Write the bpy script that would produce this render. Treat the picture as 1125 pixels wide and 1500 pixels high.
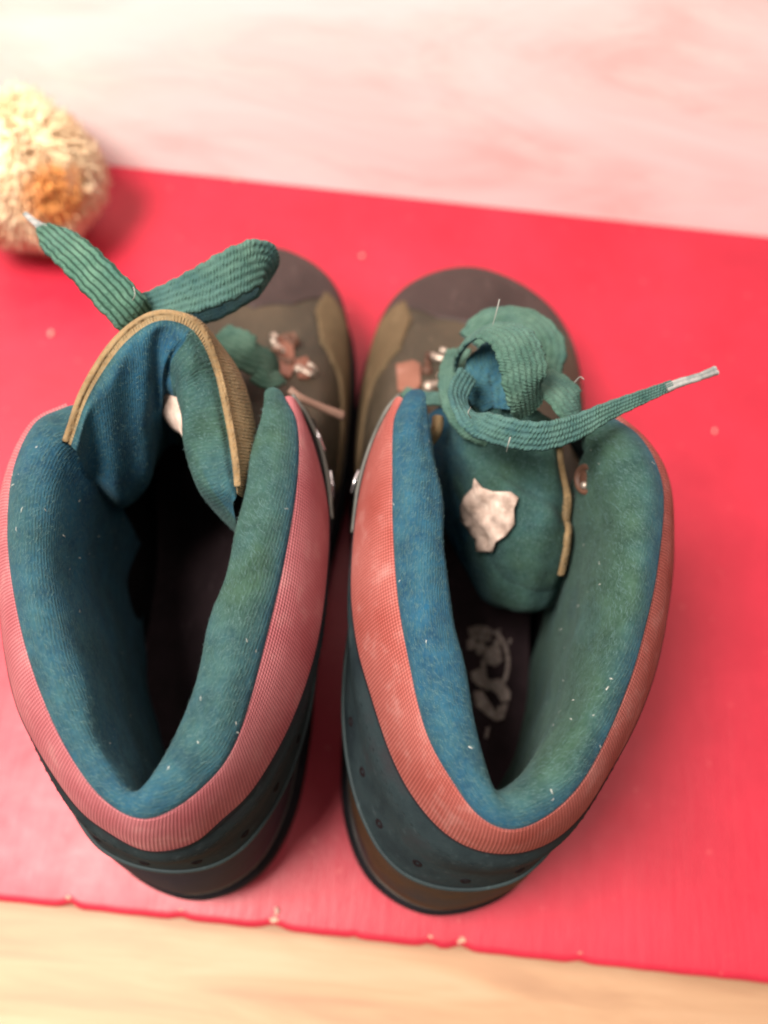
import bpy, math, random
import numpy as np
from mathutils import Vector
from mathutils.bvhtree import BVHTree
random.seed(7); rng = np.random.default_rng(7)
for o in list(bpy.data.objects): bpy.data.objects.remove(o, do_unlink=True)
S = bpy.context.scene
COL = S.collection
CM = 0.01

# ------------------------------------------------------------------ camera
CAM_H, PITCH, ROLL, FPX = 40.0, math.radians(24), math.radians(6.2), 1250.0
R_ = np.array([1.0, 0, 0]); U_ = np.array([0, math.cos(PITCH), math.sin(PITCH)])
F_ = np.array([0, math.sin(PITCH), -math.cos(PITCH)])
cr, sr = math.cos(ROLL), math.sin(ROLL)
camR = R_ * cr + U_ * sr          # rolled camera axes (photo x, photo up)
camU = -R_ * sr + U_ * cr
camR, camU = R_ * cr - U_ * sr, R_ * sr + U_ * cr
# photo px -> ray: du along image right, dv along image down
def ray(px, py):
    du, dv = px - 562.5, py - 750
    a = du * cr + dv * sr; b = -du * sr + dv * cr
    d = a * R_ - b * U_ + FPX * F_
    return d / np.linalg.norm(d)
EYE = np.array([0, 0, CAM_H])
def W(px, py, z):
    d = ray(px, py); return EYE + d * ((z - CAM_H) / d[2])
cam_d = bpy.data.cameras.new("camera"); cam = bpy.data.objects.new("camera", cam_d); COL.objects.link(cam)
right = R_ * cr + (-U_) * (-sr)
d0 = ray(562.5, 750); dr = ray(563.5, 750) - d0; du_ = ray(562.5, 749) - d0
xr = dr / np.linalg.norm(dr); yu = du_ / np.linalg.norm(du_); zb = -d0
from mathutils import Matrix
cam.matrix_world = Matrix(((xr[0], yu[0], zb[0], 0), (xr[1], yu[1], zb[1], 0), (xr[2], yu[2], zb[2], CAM_H * CM), (0, 0, 0, 1)))
cam_d.sensor_fit = 'VERTICAL'; cam_d.sensor_height = 36; cam_d.lens = FPX / 1500 * 36
cam_d.clip_start = 0.01; cam_d.clip_end = 20
cam_d.dof.use_dof = True; cam_d.dof.focus_distance = 0.265; cam_d.dof.aperture_fstop = 4.8
S.camera = cam

# ------------------------------------------------------------------ room light, lamp, fill, exposure
wd = bpy.data.worlds.new("World"); S.world = wd; wd.use_nodes = True
bg = wd.node_tree.nodes['Background']; bg.inputs[0].default_value = (1.0, 0.86, 0.76, 1); bg.inputs[1].default_value = 0.24
def area(name, loc, target, size, power, color):
    l = bpy.data.lights.new(name, 'AREA'); l.shape = 'DISK'; l.size = size; l.energy = power; l.color = color
    o = bpy.data.objects.new(name, l); COL.objects.link(o); o.location = loc
    o.rotation_euler = (Vector(target) - Vector(loc)).to_track_quat('-Z', 'Y').to_euler(); return o
area('ceiling_lamp', (-0.38, -0.03, 0.98), (-0.10, 0.20, 0.05), 0.40, 23, (1.0, 0.90, 0.81))
area('fill_light', (0.45, 0.0, 1.5), (0.05, 0.15, 0), 0.5, 3.5, (1.0, 0.85, 0.75))  # added fill without a real source, softens shade on the right
S.view_settings.view_transform = 'Standard'; S.view_settings.look = 'None'
S.view_settings.exposure = 0.0; S.view_settings.gamma = 1
S.render.engine = 'CYCLES'; S.cycles.pixel_filter_type = 'BLACKMAN_HARRIS'; S.cycles.filter_width = 2.1

# ------------------------------------------------------------------ helpers
def crv(pts, n, closed=False):
    """smooth curve through pts, n samples at even arc length"""
    P = np.array(pts, float); m = len(P); out = []
    segs = m if closed else m - 1
    for i in range(segs):
        p1, p2 = P[i], P[(i + 1) % m]
        p0 = P[(i - 1) % m] if (closed or i > 0) else 2 * p1 - p2
        p3 = P[(i + 2) % m] if (closed or i < m - 2) else 2 * p2 - p1
        for t in np.linspace(0, 1, 14, endpoint=False):
            out.append(.5 * ((2 * p1) + (-p0 + p2) * t + (2 * p0 - 5 * p1 + 4 * p2 - p3) * t * t + (-p0 + 3 * p1 - 3 * p2 + p3) * t ** 3))
    out.append(P[0] if closed else P[-1]); out = np.array(out)
    s = np.r_[0, np.cumsum(np.linalg.norm(np.diff(out[:, :3], axis=0), axis=1))]
    q = np.linspace(0, s[-1], n + 1 if closed else n)
    r = np.stack([np.interp(q, s, out[:, k]) for k in range(out.shape[1])], 1)
    return r[:-1] if closed else r
def crvp(pts, n):
    P = np.array(pts, float)[:, None, :]
    return cat(P, n)[:, 0, :]
def cat(P, m):
    """catmull-rom through rows of P (k,N,3) -> (m,N,3), uniform parameter"""
    P = np.array(P, float); k = len(P); out = []
    for t in np.linspace(0, k - 1, m):
        i = min(int(t), k - 2); f = t - i
        p1, p2 = P[i], P[i + 1]; p0 = P[i - 1] if i > 0 else 2 * p1 - p2; p3 = P[i + 2] if i < k - 2 else 2 * p2 - p1
        out.append(.5 * ((2 * p1) + (-p0 + p2) * f + (2 * p0 - 5 * p1 + 4 * p2 - p3) * f * f + (-p0 + 3 * p1 - 3 * p2 + p3) * f ** 3))
    return np.array(out)
def lin(P, ts):
    P = np.array(P, float); out = []
    for t in ts:
        i = min(int(t), len(P) - 2); f = t - i; out.append(P[i] * (1 - f) + P[i + 1] * f)
    return np.array(out)
def link(name, me, mat, parent=None, kind=None, label=None, cat_=None, group=None):
    o = bpy.data.objects.new(name, me); COL.objects.link(o)
    if mat: me.materials.append(mat)
    if parent: o.parent = parent
    if kind: o['kind'] = kind
    if label: o['label'] = label
    if cat_: o['category'] = cat_
    if group: o['group'] = group
    return o
def rootloc(parent):
    l = Vector((0, 0, 0))
    while parent: l += parent.location; parent = parent.parent
    return l
def mesh(name, V, Fc, mat, parent=None, uv=None, blue=None, smooth=True, **kw):
    off = np.array(rootloc(parent)); me = bpy.data.meshes.new(name)
    me.from_pydata([tuple(v) for v in (np.array(V) * CM - off)], [], [tuple(int(i) for i in f) for f in Fc])
    if smooth: me.polygons.foreach_set('use_smooth', [True] * len(me.polygons))
    if uv is not None:
        l = me.uv_layers.new(name='UVMap'); li = np.zeros(len(me.loops), int); me.loops.foreach_get('vertex_index', li)
        l.data.foreach_set('uv', np.array(uv)[li].ravel())
    if blue is not None:
        a = me.attributes.new('blue', 'FLOAT', 'POINT'); a.data.foreach_set('value', np.array(blue, float).ravel())
    me.update(); return link(name, me, mat, parent, **kw)
def gridf(r, c, cr_=False, cc=False):
    f = []
    for i in range(r if cr_ else r - 1):
        for j in range(c if cc else c - 1):
            a = i * c + j; b = i * c + (j + 1) % c; d = ((i + 1) % r) * c + j; e = ((i + 1) % r) * c + (j + 1) % c
            f.append((a, b, e, d))
    return f
def grid(name, G, mat, parent=None, closed_c=False, closed_r=False, blue=None, **kw):
    G = np.array(G); r, c = G.shape[:2]
    u = np.zeros((r, c)); v = np.zeros((r, c))
    u[:, 1:] = np.cumsum(np.linalg.norm(np.diff(G, axis=1), axis=2), 1).mean(0)[None, :]
    v[1:, :] = np.cumsum(np.linalg.norm(np.diff(G, axis=0), axis=2), 0)
    uv = np.stack([u, v], 2).reshape(-1, 2)
    return mesh(name, G.reshape(-1, 3), gridf(r, c, closed_r, closed_c), mat, parent, uv=uv, blue=blue if blue is None else np.array(blue).ravel(), **kw)
def normals(G):
    a = np.gradient(G, axis=1); b = np.gradient(G, axis=0); n = np.cross(a, b)
    return n / (np.linalg.norm(n, axis=2, keepdims=True) + 1e-9)
def tube(name, P, rad, mat, parent=None, k=8, n=None, flat=1.0, **kw):
    P = crv(P, n or max(8, len(P) * 6)); rad = np.interp(np.linspace(0, 1, len(P)), np.linspace(0, 1, len(np.atleast_1d(rad))), np.atleast_1d(rad)) if np.ndim(rad) else np.full(len(P), rad)
    T = np.gradient(P, axis=0); T /= np.linalg.norm(T, axis=1, keepdims=True) + 1e-9
    up = np.array([0.13, -0.2, 0.97]); rows = []
    for p, t, r in zip(P, T, rad):
        s = np.cross(t, up); s /= np.linalg.norm(s) + 1e-9; q = np.cross(s, t)
        rows.append([p + r * (math.cos(a) * s + math.sin(a) * q * flat) for a in np.linspace(0, 2 * math.pi, k, endpoint=False)])
    V = np.array(rows).reshape(-1, 3); Fc = gridf(len(P), k, cc=True); Fc += [tuple(range(k))[::-1], tuple((len(P) - 1) * k + i for i in range(k))]
    u = np.repeat(np.arange(len(P)) * .1, k); v = np.tile(np.arange(k) * .05, len(P))
    return mesh(name, V, Fc, mat, parent, uv=np.stack([v, u], 1), **kw)
def empty(name, loc, label, cat_, group=None):
    o = bpy.data.objects.new(name, None); COL.objects.link(o); o.location = [c * CM for c in loc]; o.empty_display_size = .02
    o['label'] = label; o['category'] = cat_
    if group: o['group'] = group
    return o

# ------------------------------------------------------------------ materials
class NT:
    def __init__(s, name):
        s.m = bpy.data.materials.new(name); s.m.use_nodes = True; s.t = s.m.node_tree; s.b = s.t.nodes['Principled BSDF']
    def n(s, ty, **kw):
        x = s.t.nodes.new(ty)
        for k, v in kw.items():
            if k.startswith('i_'):
                key = k[2:].replace('_', ' ')
                x.inputs[key].default_value = v
            else: setattr(x, k, v)
        return x
    def l(s, a, b): s.t.links.new(a, b)
    def coord(s, which='Object', scale=(1, 1, 1), rot=(0, 0, 0)):
        c = s.n('ShaderNodeTexCoord'); m = s.n('ShaderNodeMapping'); m.inputs['Scale'].default_value = scale; m.inputs['Rotation'].default_value = rot
        s.l(c.outputs[which], m.inputs[0]); return m.outputs[0]
    def noise(s, vec, scale, detail=3, rough=.55, dist=0):
        x = s.n('ShaderNodeTexNoise'); x.inputs['Scale'].default_value = scale; x.inputs['Detail'].default_value = detail; x.inputs['Roughness'].default_value = rough; x.inputs['Distortion'].default_value = dist
        s.l(vec, x.inputs['Vector']); return x.outputs['Fac']
    def ramp(s, f, stops):
        x = s.n('ShaderNodeValToRGB'); e = x.color_ramp.elements
        while len(e) < len(stops): e.new(.5)
        for q, (p, c) in zip(e, stops): q.position = p; q.color = tuple(c) + (1,) if len(c) == 3 else c
        s.l(f, x.inputs[0]); return x.outputs[0]
    def mix(s, f, a, b, mode='MIX'):
        x = s.n('ShaderNodeMix', data_type='RGBA', blend_type=mode)
        for i, v in ((0, f), (6, a), (7, b)):
            if hasattr(v, 'is_output'): s.l(v, x.inputs[i])
            else: x.inputs[i].default_value = v if i == 0 else tuple(v) + (1,)
        return x.outputs[2]
    def math(s, op, a, b=0.5, c=None):
        x = s.n('ShaderNodeMath', operation=op)
        for i, v in enumerate((a, b) if c is None else (a, b, c)):
            if hasattr(v, 'is_output'): s.l(v, x.inputs[i])
            else: x.inputs[i].default_value = v
        return x.outputs[0]
    def bump(s, h, strength, dist):
        x = s.n('ShaderNodeBump'); x.inputs['Strength'].default_value = strength; x.inputs['Distance'].default_value = dist
        s.l(h, x.inputs['Height']); s.l(x.outputs[0], s.b.inputs['Normal'])
    def out(s, col=None, rough=.8, metal=0, spec=.3, sheen=0, sheen_tint=None):
        if col is not None:
            if hasattr(col, 'is_output'): s.l(col, s.b.inputs['Base Color'])
            else: s.b.inputs['Base Color'].default_value = tuple(col) + (1,)
        if hasattr(rough, 'is_output'): s.l(rough, s.b.inputs['Roughness'])
        else: s.b.inputs['Roughness'].default_value = rough
        s.b.inputs['Metallic'].default_value = metal; s.b.inputs['Specular IOR Level'].default_value = spec
        s.b.inputs['Sheen Weight'].default_value = sheen; s.b.inputs['Sheen Roughness'].default_value = .5
        if sheen_tint: s.b.inputs['Sheen Tint'].default_value = tuple(sheen_tint) + (1,)
        return s.m
def uvsep(t, warp=.02, wscale=40):
    c = t.n('ShaderNodeTexCoord'); x = t.n('ShaderNodeSeparateXYZ'); t.l(c.outputs['UV'], x.inputs[0])
    w = t.noise(c.outputs['Object'], wscale, 2)
    w = t.math('MULTIPLY', t.math('SUBTRACT', w, .5), warp)
    return t.math('ADD', x.outputs[0], w), t.math('ADD', x.outputs[1], w)
def knit(name, ga, gb, ba, bb, axis=1, spacing=.16, slant=0.0, bump=.55, gain=1.0, stripe=.35, groove=0.0):
    """ribbed brushed knit; green ga..gb and blue ba..bb mixed by the dye attribute"""
    t = NT(name); u, v = uvsep(t, .22, 60)
    p = (u, v)[axis]; q = (v, u)[axis]
    if slant: p = t.math('ADD', p, t.math('MULTIPLY', q, slant))
    st = t.math('MULTIPLY_ADD', t.math('SINE', t.math('MULTIPLY', p, 2 * math.pi / spacing)), .5, .5)
    o = t.coord('Object'); raw = st
    brk = t.noise(t.coord('UV', (3.5, 3.5, 1) if axis else (3.5, 3.5, 1)), 1.3, 3)
    st = t.math('MULTIPLY', st, t.ramp(brk, [(.38, (0, 0, 0)), (.72, (1, 1, 1))]))
    at = t.n('ShaderNodeAttribute', attribute_name='blue').outputs['Fac']
    big = t.noise(o, 38, 3, .6)
    f = t.math('ADD', at, t.math('MULTIPLY', t.math('SUBTRACT', big, .5), .9))
    x = t.n('ShaderNodeClamp'); t.l(f, x.inputs[0]); f = x.outputs[0]
    fine = t.noise(o, 900, 3, .7)
    var = t.ramp(t.noise(o, 120, 3, .6), [(.3, (0, 0, 0)), (.7, (1, 1, 1))])
    g = t.mix(var, ga, gb); b = t.mix(var, ba, bb); c = t.mix(f, g, b)
    c = t.mix(t.math('MULTIPLY', st, stripe), c, [min(1, k * 2.3 + .01) for k in ga], 'MIX')
    c = t.mix(t.math('MULTIPLY', t.ramp(fine, [(.35, (0, 0, 0)), (.75, (1, 1, 1))]), .22), c, (.10, .17, .16))
    if groove: c = t.mix(t.math('MULTIPLY', t.ramp(raw, [(.12, (1, 1, 1)), (.42, (0, 0, 0))]), groove), c, [k * .35 for k in ga])
    c = t.mix(1.0, c, (gain,) * 3, 'MULTIPLY')
    h = t.math('ADD', t.math('MULTIPLY', st, 1.0), t.math('MULTIPLY', fine, .5))
    t.bump(h, bump, .0006)
    return t.out(c, .95, spec=.1, sheen=.06, sheen_tint=(.5, .7, .7))
def weave(name, a, b, sp=.115, bump=.7, rough=.9):
    t = NT(name); u, v = uvsep(t, .02, 30)
    su = t.math('SINE', t.math('MULTIPLY', u, 2 * math.pi / sp)); sv = t.math('SINE', t.math('MULTIPLY', v, 2 * math.pi / sp))
    h = t.math('MULTIPLY_ADD', t.math('ADD', su, sv), .25, .5)
    o = t.coord('Object'); big = t.noise(o, 45, 4)
    c = t.mix(t.ramp(big, [(.3, (0, 0, 0)), (.7, (1, 1, 1))]), a, b)
    pit = t.math('MULTIPLY', t.ramp(h, [(.25, (1, 1, 1)), (.55, (0, 0, 0))]), .5)
    c = t.mix(pit, c, [k * .30 for k in a]); hi = t.math('MULTIPLY', t.ramp(h, [(.7, (0, 0, 0)), (1, (1, 1, 1))]), .5)
    c = t.mix(hi, c, [min(.8, k * 1.6 + .03) for k in b]); wear = t.ramp(t.noise(o, 90, 4, .7), [(.55, (0, 0, 0)), (.75, (1, 1, 1))])
    c = t.mix(t.math('MULTIPLY', wear, .35), c, (.45, .26, .24))
    t.bump(h, bump, .0006); return t.out(c, rough, spec=.12)
def leather(name, a, b, c3=None, rough=.6, bump=.25, spec=.35, sc=30, grain=600):
    t = NT(name); o = t.coord('Object'); n1 = t.noise(o, sc, 5, .6); st = [(.32, a), (.68, b)]
    if c3: st = [(.3, a), (.52, b), (.7, c3)]
    c = t.ramp(n1, st); g = t.noise(o, grain, 4, .6); sc2 = t.noise(t.coord('Object', (1, .25, 1), (0, 0, .5)), 260, 4, .7)
    c = t.mix(t.math('MULTIPLY', t.ramp(sc2, [(.58, (0, 0, 0)), (.72, (1, 1, 1))]), .35), c, [min(1, k * 1.9 + .02) for k in b])
    t.bump(t.math('ADD', g, t.math('MULTIPLY', sc2, .6)), bump, .0005)
    return t.out(c, t.math('MULTIPLY_ADD', n1, .3, rough - .15), spec=spec)
M = {}
GA, GB, BA, BB = (.014, .036, .024), (.033, .074, .050), (.003, .036, .090), (.010, .080, .155)
M['lin'] = knit('brushed_knit_lining', GA, GB, BA, BB, 1, .11, .12, .45, 1.0, .42)
M['tong'] = knit('tongue_knit', GA, GB, BA, BB, 0, .13, .15, .45, 1.0, .42)
M['lace'] = knit('lace_knit', (.035, .085, .062), (.095, .175, .13), (.012, .065, .12), (.045, .14, .18), 1, .12, .5, 1.0, .9, .55)
M['lace_long'] = knit('ribbed_lace_knit', (.03, .085, .06), (.085, .17, .12), (.012, .065, .12), (.045, .14, .18), 0, .215, .0, .8, 1.0, .5, .85)
M['bind'] = knit('tan_ribbed_binding', (.16, .10, .045), (.27, .18, .09), (.12, .10, .06), (.22, .17, .09), 0, .13, .0, .9, 1.0, .4)
M['fuzz'] = NT('lining_fuzz').out((.10, .18, .18), .9, spec=.1)
M['lint'] = NT('lint').out((.45, .46, .43), .9, spec=.1)
M['thread'] = NT('pale_thread').out((.26, .27, .25), .9, spec=.1)
M['pinkL'] = weave('pink_mesh_weave', (.33, .085, .10), (.45, .17, .185))
M['pinkR'] = weave('coral_mesh_weave', (.28, .06, .048), (.38, .125, .11))
M['nub'] = leather('dark_teal_nubuck', (.009, .014, .018), (.020, .032, .036), (.026, .026, .030), .9, .4, .06, 40)
M['olive'] = leather('olive_brown_leather', (.028, .024, .016), (.064, .048, .030), None, .62, .3)
M['toe'] = leather('purple_brown_leather', (.028, .018, .017), (.060, .039, .036), None, .6, .25, .3, 22)
M['tan'] = leather('tan_suede', (.085, .060, .032), (.135, .094, .052), None, .85, .4, .2)
M['rub'] = leather('black_rubber', (.006, .006, .008), (.016, .014, .018), None, .75, .2, .12)
M['rand'] = leather('dark_rand', (.016, .010, .011), (.04, .026, .026), None, .65, .2, .2)
M['heelL'] = leather('navy_brown_heel_leather', (.006, .009, .020), (.012, .014, .030), (.018, .014, .016), .75, .2, .12, 16)
M['heelR'] = leather('rust_brown_heel_leather', (.008, .016, .026), (.050, .026, .012), (.022, .014, .012), .75, .2, .12, 24)
M['pipe'] = leather('teal_piping', (.012, .022, .026), (.028, .046, .048), None, .7, .3, .3)
M['gpipe'] = leather('grey_piping', (.05, .055, .05), (.11, .11, .095), None, .5, .3, .5)
M['metal'] = NT('worn_brass').out((.46, .39, .33), .4, .7)
M['steel'] = NT('steel').out((.75, .75, .78), .22, 1.0)
M['rust'] = leather('rusty_metal', (.06, .026, .016), (.17, .085, .055), None, .55, .4)
M['web'] = weave('red_webbing', (.20, .085, .06), (.27, .13, .095), .09)
M['dark'] = leather('cavity_shade', (.006, .004, .005), (.012, .008, .010), None, .9, .2, .1)  # near-black colour standing in for shade in boot cavities and holes
M['insole'] = leather('insole_cloth', (.020, .012, .015), (.038, .024, .028), None, .85, .3, .15, 60)
M['print'] = leather('worn_print', (.20, .16, .145), (.48, .40, .36), None, .8, .2, .2, 500)
M['label'] = leather('worn_label', (.30, .22, .18), (.62, .48, .41), None, .6, .3, .3, 170)
M['glet'] = leather('frayed_aglet', (.13, .17, .17), (.34, .33, .32), None, .6, .3, .3, 300)
M['rod'] = leather('brown_plastic', (.14, .08, .06), (.26, .16, .12), None, .45, .2, .4)

# board, wall, floor
t = NT('red_gloss_paint'); o = t.coord('Object')
big = t.noise(o, 14, 5, .65); fine = t.noise(t.coord('Object', (1, .12, 1)), 220, 4, .65); mot = t.noise(o, 60, 4, .6)
c = t.ramp(big, [(.3, (.42, .010, .032)), (.7, (.56, .020, .050))])
c = t.mix(t.math('MULTIPLY', t.ramp(t.noise(o, 170, 2, .5), [(.70, (0, 0, 0)), (.76, (1, 1, 1))]), .35), c, (.66, .13, .13))
c = t.mix(t.math('MULTIPLY', t.ramp(mot, [(.60, (0, 0, 0)), (.72, (1, 1, 1))]), .25), c, (.50, .02, .04))
scr = t.ramp(t.noise(t.coord('Object', (.15, 1, 1), (0, 0, .35)), 420, 3, .7), [(.70, (0, 0, 0)), (.76, (1, 1, 1))])
c = t.mix(t.math('MULTIPLY', scr, .18), c, (.72, .20, .20))
t.bump(t.math('ADD', fine, t.math('MULTIPLY', mot, 1.2)), .22, .001)
M['red'] = t.out(c, t.math('MULTIPLY_ADD', mot, .22, .34), spec=.55)
t = NT('pale_washed_wall'); o = t.coord('Object', (1.0, 1, 2.6), (0, .35, 0))
n1 = t.noise(o, 5.5, 4, .55, .8); n2 = t.noise(t.coord('Object', (1, 1, 3), (0, -.15, 0)), 16, 4, .6, .5)
c = t.ramp(n1, [(.34, (.86, .70, .68)), (.48, (.92, .85, .84)), (.62, (.96, .96, .96))])
c = t.mix(t.math('MULTIPLY', t.ramp(n2, [(.5, (0, 0, 0)), (.68, (1, 1, 1))]), .6), c, (.96, .95, .92))
t.bump(n2, .15, .001); M['wall'] = t.out(c, .7, spec=.25)
t = NT('pale_pine_floor'); o = t.coord('Object', (.12, 1, 1))
n1 = t.noise(o, 70, 5, .6, .6); n2 = t.noise(t.coord('Object', (.5, 1, 1)), 9, 3)
c = t.ramp(n1, [(.3, (.36, .19, .10)), (.52, (.50, .30, .165)), (.7, (.58, .38, .23))]); c = t.mix(t.math('MULTIPLY', n2, .5), c, (.60, .41, .27))
t.bump(n1, .1, .001); M['floor'] = t.out(c, .5, spec=.4)

# ------------------------------------------------------------------ the setting
def box(name, lo, hi, mat, bevel=0, parent=None, **kw):
    (x0, y0, z0), (x1, y1, z1) = lo, hi
    V = [(x0, y0, z0), (x1, y0, z0), (x1, y1, z0), (x0, y1, z0), (x0, y0, z1), (x1, y0, z1), (x1, y1, z1), (x0, y1, z1)]
    ob = mesh(name, V, [(0, 3, 2, 1), (4, 5, 6, 7), (0, 1, 5, 4), (1, 2, 6, 5), (2, 3, 7, 6), (3, 0, 4, 7)], mat, parent, smooth=False, **kw)
    if bevel:
        b = ob.modifiers.new('b', 'BEVEL'); b.width = bevel * CM; b.segments = 3
    return ob
FY, NY = 39.0, -1.85
box('floor', (-120, -120, -8), (120, FY, -5), M['floor'], kind='structure')
box('wall', (-120, FY + .02, -8), (120, FY + 6, 110), M['wall'], kind='structure')

# red board: top surface as a worn sheet with an uneven front edge, plus a solid core
bd = empty('red_board', (0, NY, -2.5), 'wide red painted board under the boots, chipped along its front edge', 'board')
nx = 500; xs = np.linspace(-70, 70, nx); e = np.zeros(nx)
for f, a in ((.35, .012), (1.1, .008), (3.7, .008)): e += a * np.sin(xs * f + f * 7)
for px_, w_, d_ in ((98, .25, .22), (400, .5, .20), (262, .3, .1), (630, .3, .14), (675, .35, .2), (520, .2, .08), (850, .3, .1)):
    x_ = W(px_, 1330 + px_ * .098, 0)[0]; e += d_ * np.exp(-((xs - x_) / w_) ** 2)
prof = [(FY - .005, 0), (30, 0), (20, 0), (10, 0), (NY + 1.2, 0), (NY + .35, -.004), (NY + .16, -.03), (NY + .05, -.12), (NY, -.28), (NY, -1.2), (NY + .01, -2.5), (FY - .005, -2.5)]
G = np.array([[(x, y + (ee if y < NY + 1 else 0), z) for x, ee in zip(xs, e)] for y, z in prof])
grid('board_panel', G[:, ::-1], M['red'], bd)
M['chip'] = leather('bare_chipped_wood', (.45, .25, .16), (.70, .48, .36), None, .8, .3, .2, 200)
for px_, py_, s_ in ((98, 1326, .16), (262, 1349, .12), (402, 1352, .22), (404, 1340, .10), (630, 1379, .13), (675, 1387, .26), (850, 1401, .10)):
    p = W(px_, py_, 0); k = 9; s_ *= .75
    p[1] = max(p[1], NY + .42)
    V = [(p[0] + s_ * (1 + .4 * rng.normal()) * math.cos(a), p[1] + .55 * s_ * (1 + .4 * rng.normal()) * math.sin(a), .012) for a in np.linspace(0, 6.283, k, endpoint=False)]
    V += [(x, y, -.03) for x, y, z in V]
    mesh('paint_chip', V, [tuple(range(k))] + [(i, k + i, k + (i + 1) % k, (i + 1) % k) for i in range(k)], M['chip'], bd, smooth=False)

# ------------------------------------------------------------------ ribbons, fuzz, decals
def ribbon(name, pts, widths, mat, parent, hints=None, ribs=6, th=.2, n=60, blue=.2, **kw):
    """pts: (px,py,z) in the photo's frame; hints: face normals"""
    P = crv([W(*p) for p in pts], n); s = np.linspace(0, 1, n)
    w = np.interp(s, np.linspace(0, 1, len(widths)), widths)
    hints = hints or [(0, -.3, 1)]
    H = np.stack([np.interp(s, np.linspace(0, 1, len(hints)), [h[i] for h in hints]) for i in range(3)], 1)
    T = np.gradient(P, axis=0); T /= np.linalg.norm(T, axis=1, keepdims=True)
    rows = []; nc = ribs * 4 + 1; q = np.linspace(-1, 1, nc)
    for i, (p, tt, h, ww) in enumerate(zip(P, T, H, w)):
        sd = np.cross(tt, h); sd /= np.linalg.norm(sd); N = np.cross(sd, tt)
        rib = .42 + .58 * np.abs(np.sin(np.pi * ribs * (q + 1) / 2)); edge = np.sqrt(np.clip(1 - q ** 10, 0, 1))
        wob = 1 + .035 * math.sin(i * .9) + .02 * math.sin(i * 2.3)
        hh = th * rib * edge * .5 * min(1, ww / .5)
        bow = .06 * ww * (q ** 2)
        top = [p + sd * x * ww / 2 * wob + N * (y - b) for x, y, b in zip(q, hh, bow)]
        bot = [p + sd * x * ww / 2 * wob - N * (y + b) for x, y, b in zip(q[::-1][1:-1], hh[::-1][1:-1], bow[::-1][1:-1])]
        rows.append(top + bot)
    G = np.array(rows); c = G.shape[1]
    Fc = gridf(n, c, cc=True) + [tuple(range(c)), tuple((n - 1) * c + k for k in range(c))[::-1]]
    uu = np.r_[q, q[::-1][1:-1]] * .5; L = np.r_[0, np.cumsum(np.linalg.norm(np.diff(P, axis=0), axis=1))]
    uv = np.stack([np.tile(uu, n) * w.repeat(c), L.repeat(c)], 1)
    bl = np.full(n * c, blue, float)
    top_mask = np.tile(np.r_[np.zeros(nc), np.ones(nc - 2)], n); bl += top_mask * .5
    ob = mesh(name, G.reshape(-1, 3), Fc, mat, parent, uv=uv, blue=bl, **kw)
    return ob
def hairs(name, ob_list, count, mat, parent, lmin, lmax, wid, keep=None, lift=.5, align=None):
    V = []; Fc = []
    off = np.array(rootloc(parent))
    for ob in ob_list:
        me = ob.data; nv = len(me.vertices); co = np.zeros(nv * 3); me.vertices.foreach_get('co', co); co = co.reshape(-1, 3) / CM + np.array(rootloc(ob)) / CM
        nf = len(me.polygons); ar = np.zeros(nf); me.polygons.foreach_get('area', ar); ce = np.zeros(nf * 3); me.polygons.foreach_get('center', ce)
        ce = ce.reshape(-1, 3) / CM + np.array(rootloc(ob)) / CM; no = np.zeros(nf * 3); me.polygons.foreach_get('normal', no); no = no.reshape(-1, 3)
        if keep is not None: ar = ar * np.array([keep(c_) for c_ in ce])
        idx = rng.choice(nf, count // len(ob_list), p=ar / ar.sum())
        for i in idx:
            vs = [co[k] for k in me.polygons[i].vertices]; a, b = rng.random(2)
            p = (vs[0] * (1 - a) + vs[1] * a) * (1 - b) + (vs[3 % len(vs)] * (1 - a) + vs[2] * a) * b
            nn = no[i] if np.dot(no[i], EYE - p) > 0 else -no[i]
            r = rng.normal(size=3)
            if align is not None:
                q_ = p - align; r = r * .28 + np.array([-q_[1], q_[0], 0]) / math.hypot(q_[0], q_[1]) * rng.choice([-1, 1])
            r -= nn * r.dot(nn); r /= np.linalg.norm(r) + 1e-9
            L = rng.uniform(lmin, lmax); tip = p + nn * L * lift * rng.random() + r * L; sd = np.cross(r, nn) * wid
            mid = (p + tip) / 2 + nn * L * .12 + sd * rng.normal() * .8
            j = len(V); V += [p - sd, p + sd, mid + sd * .8, mid - sd * .8, tip]; Fc += [(j, j + 1, j + 2, j + 3), (j + 3, j + 2, j + 4)]
    return mesh(name, V, Fc, mat, parent, kind='stuff', smooth=False)
def bvh(ob):
    lo = rootloc(ob); return BVHTree.FromPolygons([v.co + lo for v in ob.data.vertices], [tuple(p.vertices) for p in ob.data.polygons])
def cast(tree, px, py):
    d = ray(px, py); h = tree.ray_cast(Vector(EYE * CM), Vector(d))
    if h[0] is None: return None, None
    nn = np.array(h[1]); nn = -nn if nn.dot(d) > 0 else nn
    return np.array(h[0]) / CM, nn
def decal(name, tree, poly, lift, mat, parent, thick=.03, **kw):
    """thin patch (own thickness) lying on a surface, outline given in photo px"""
    pts = []; nn = None
    for x, y in poly:
        p, n_ = cast(tree, x, y)
        if p is None: continue
        pts.append(p + n_ * lift)
    k = len(pts)
    if k < 3: return None
    c = np.mean(pts, 0); d = [(p - n_ * 0) for p in pts]
    pc, nc = cast(tree, *np.mean(poly, 0)); c = pc + nc * lift if pc is not None else c
    base = [p - (nc if nc is not None else np.array([0, 0, 1])) * thick for p in pts]
    V = list(pts) + base + [c]; Fc = [(i, (i + 1) % k, 2 * k) for i in range(k)] + [(i, k + i, k + (i + 1) % k, (i + 1) % k) for i in range(k)]
    return mesh(name, V, Fc, mat, parent, smooth=False, **kw)

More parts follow.
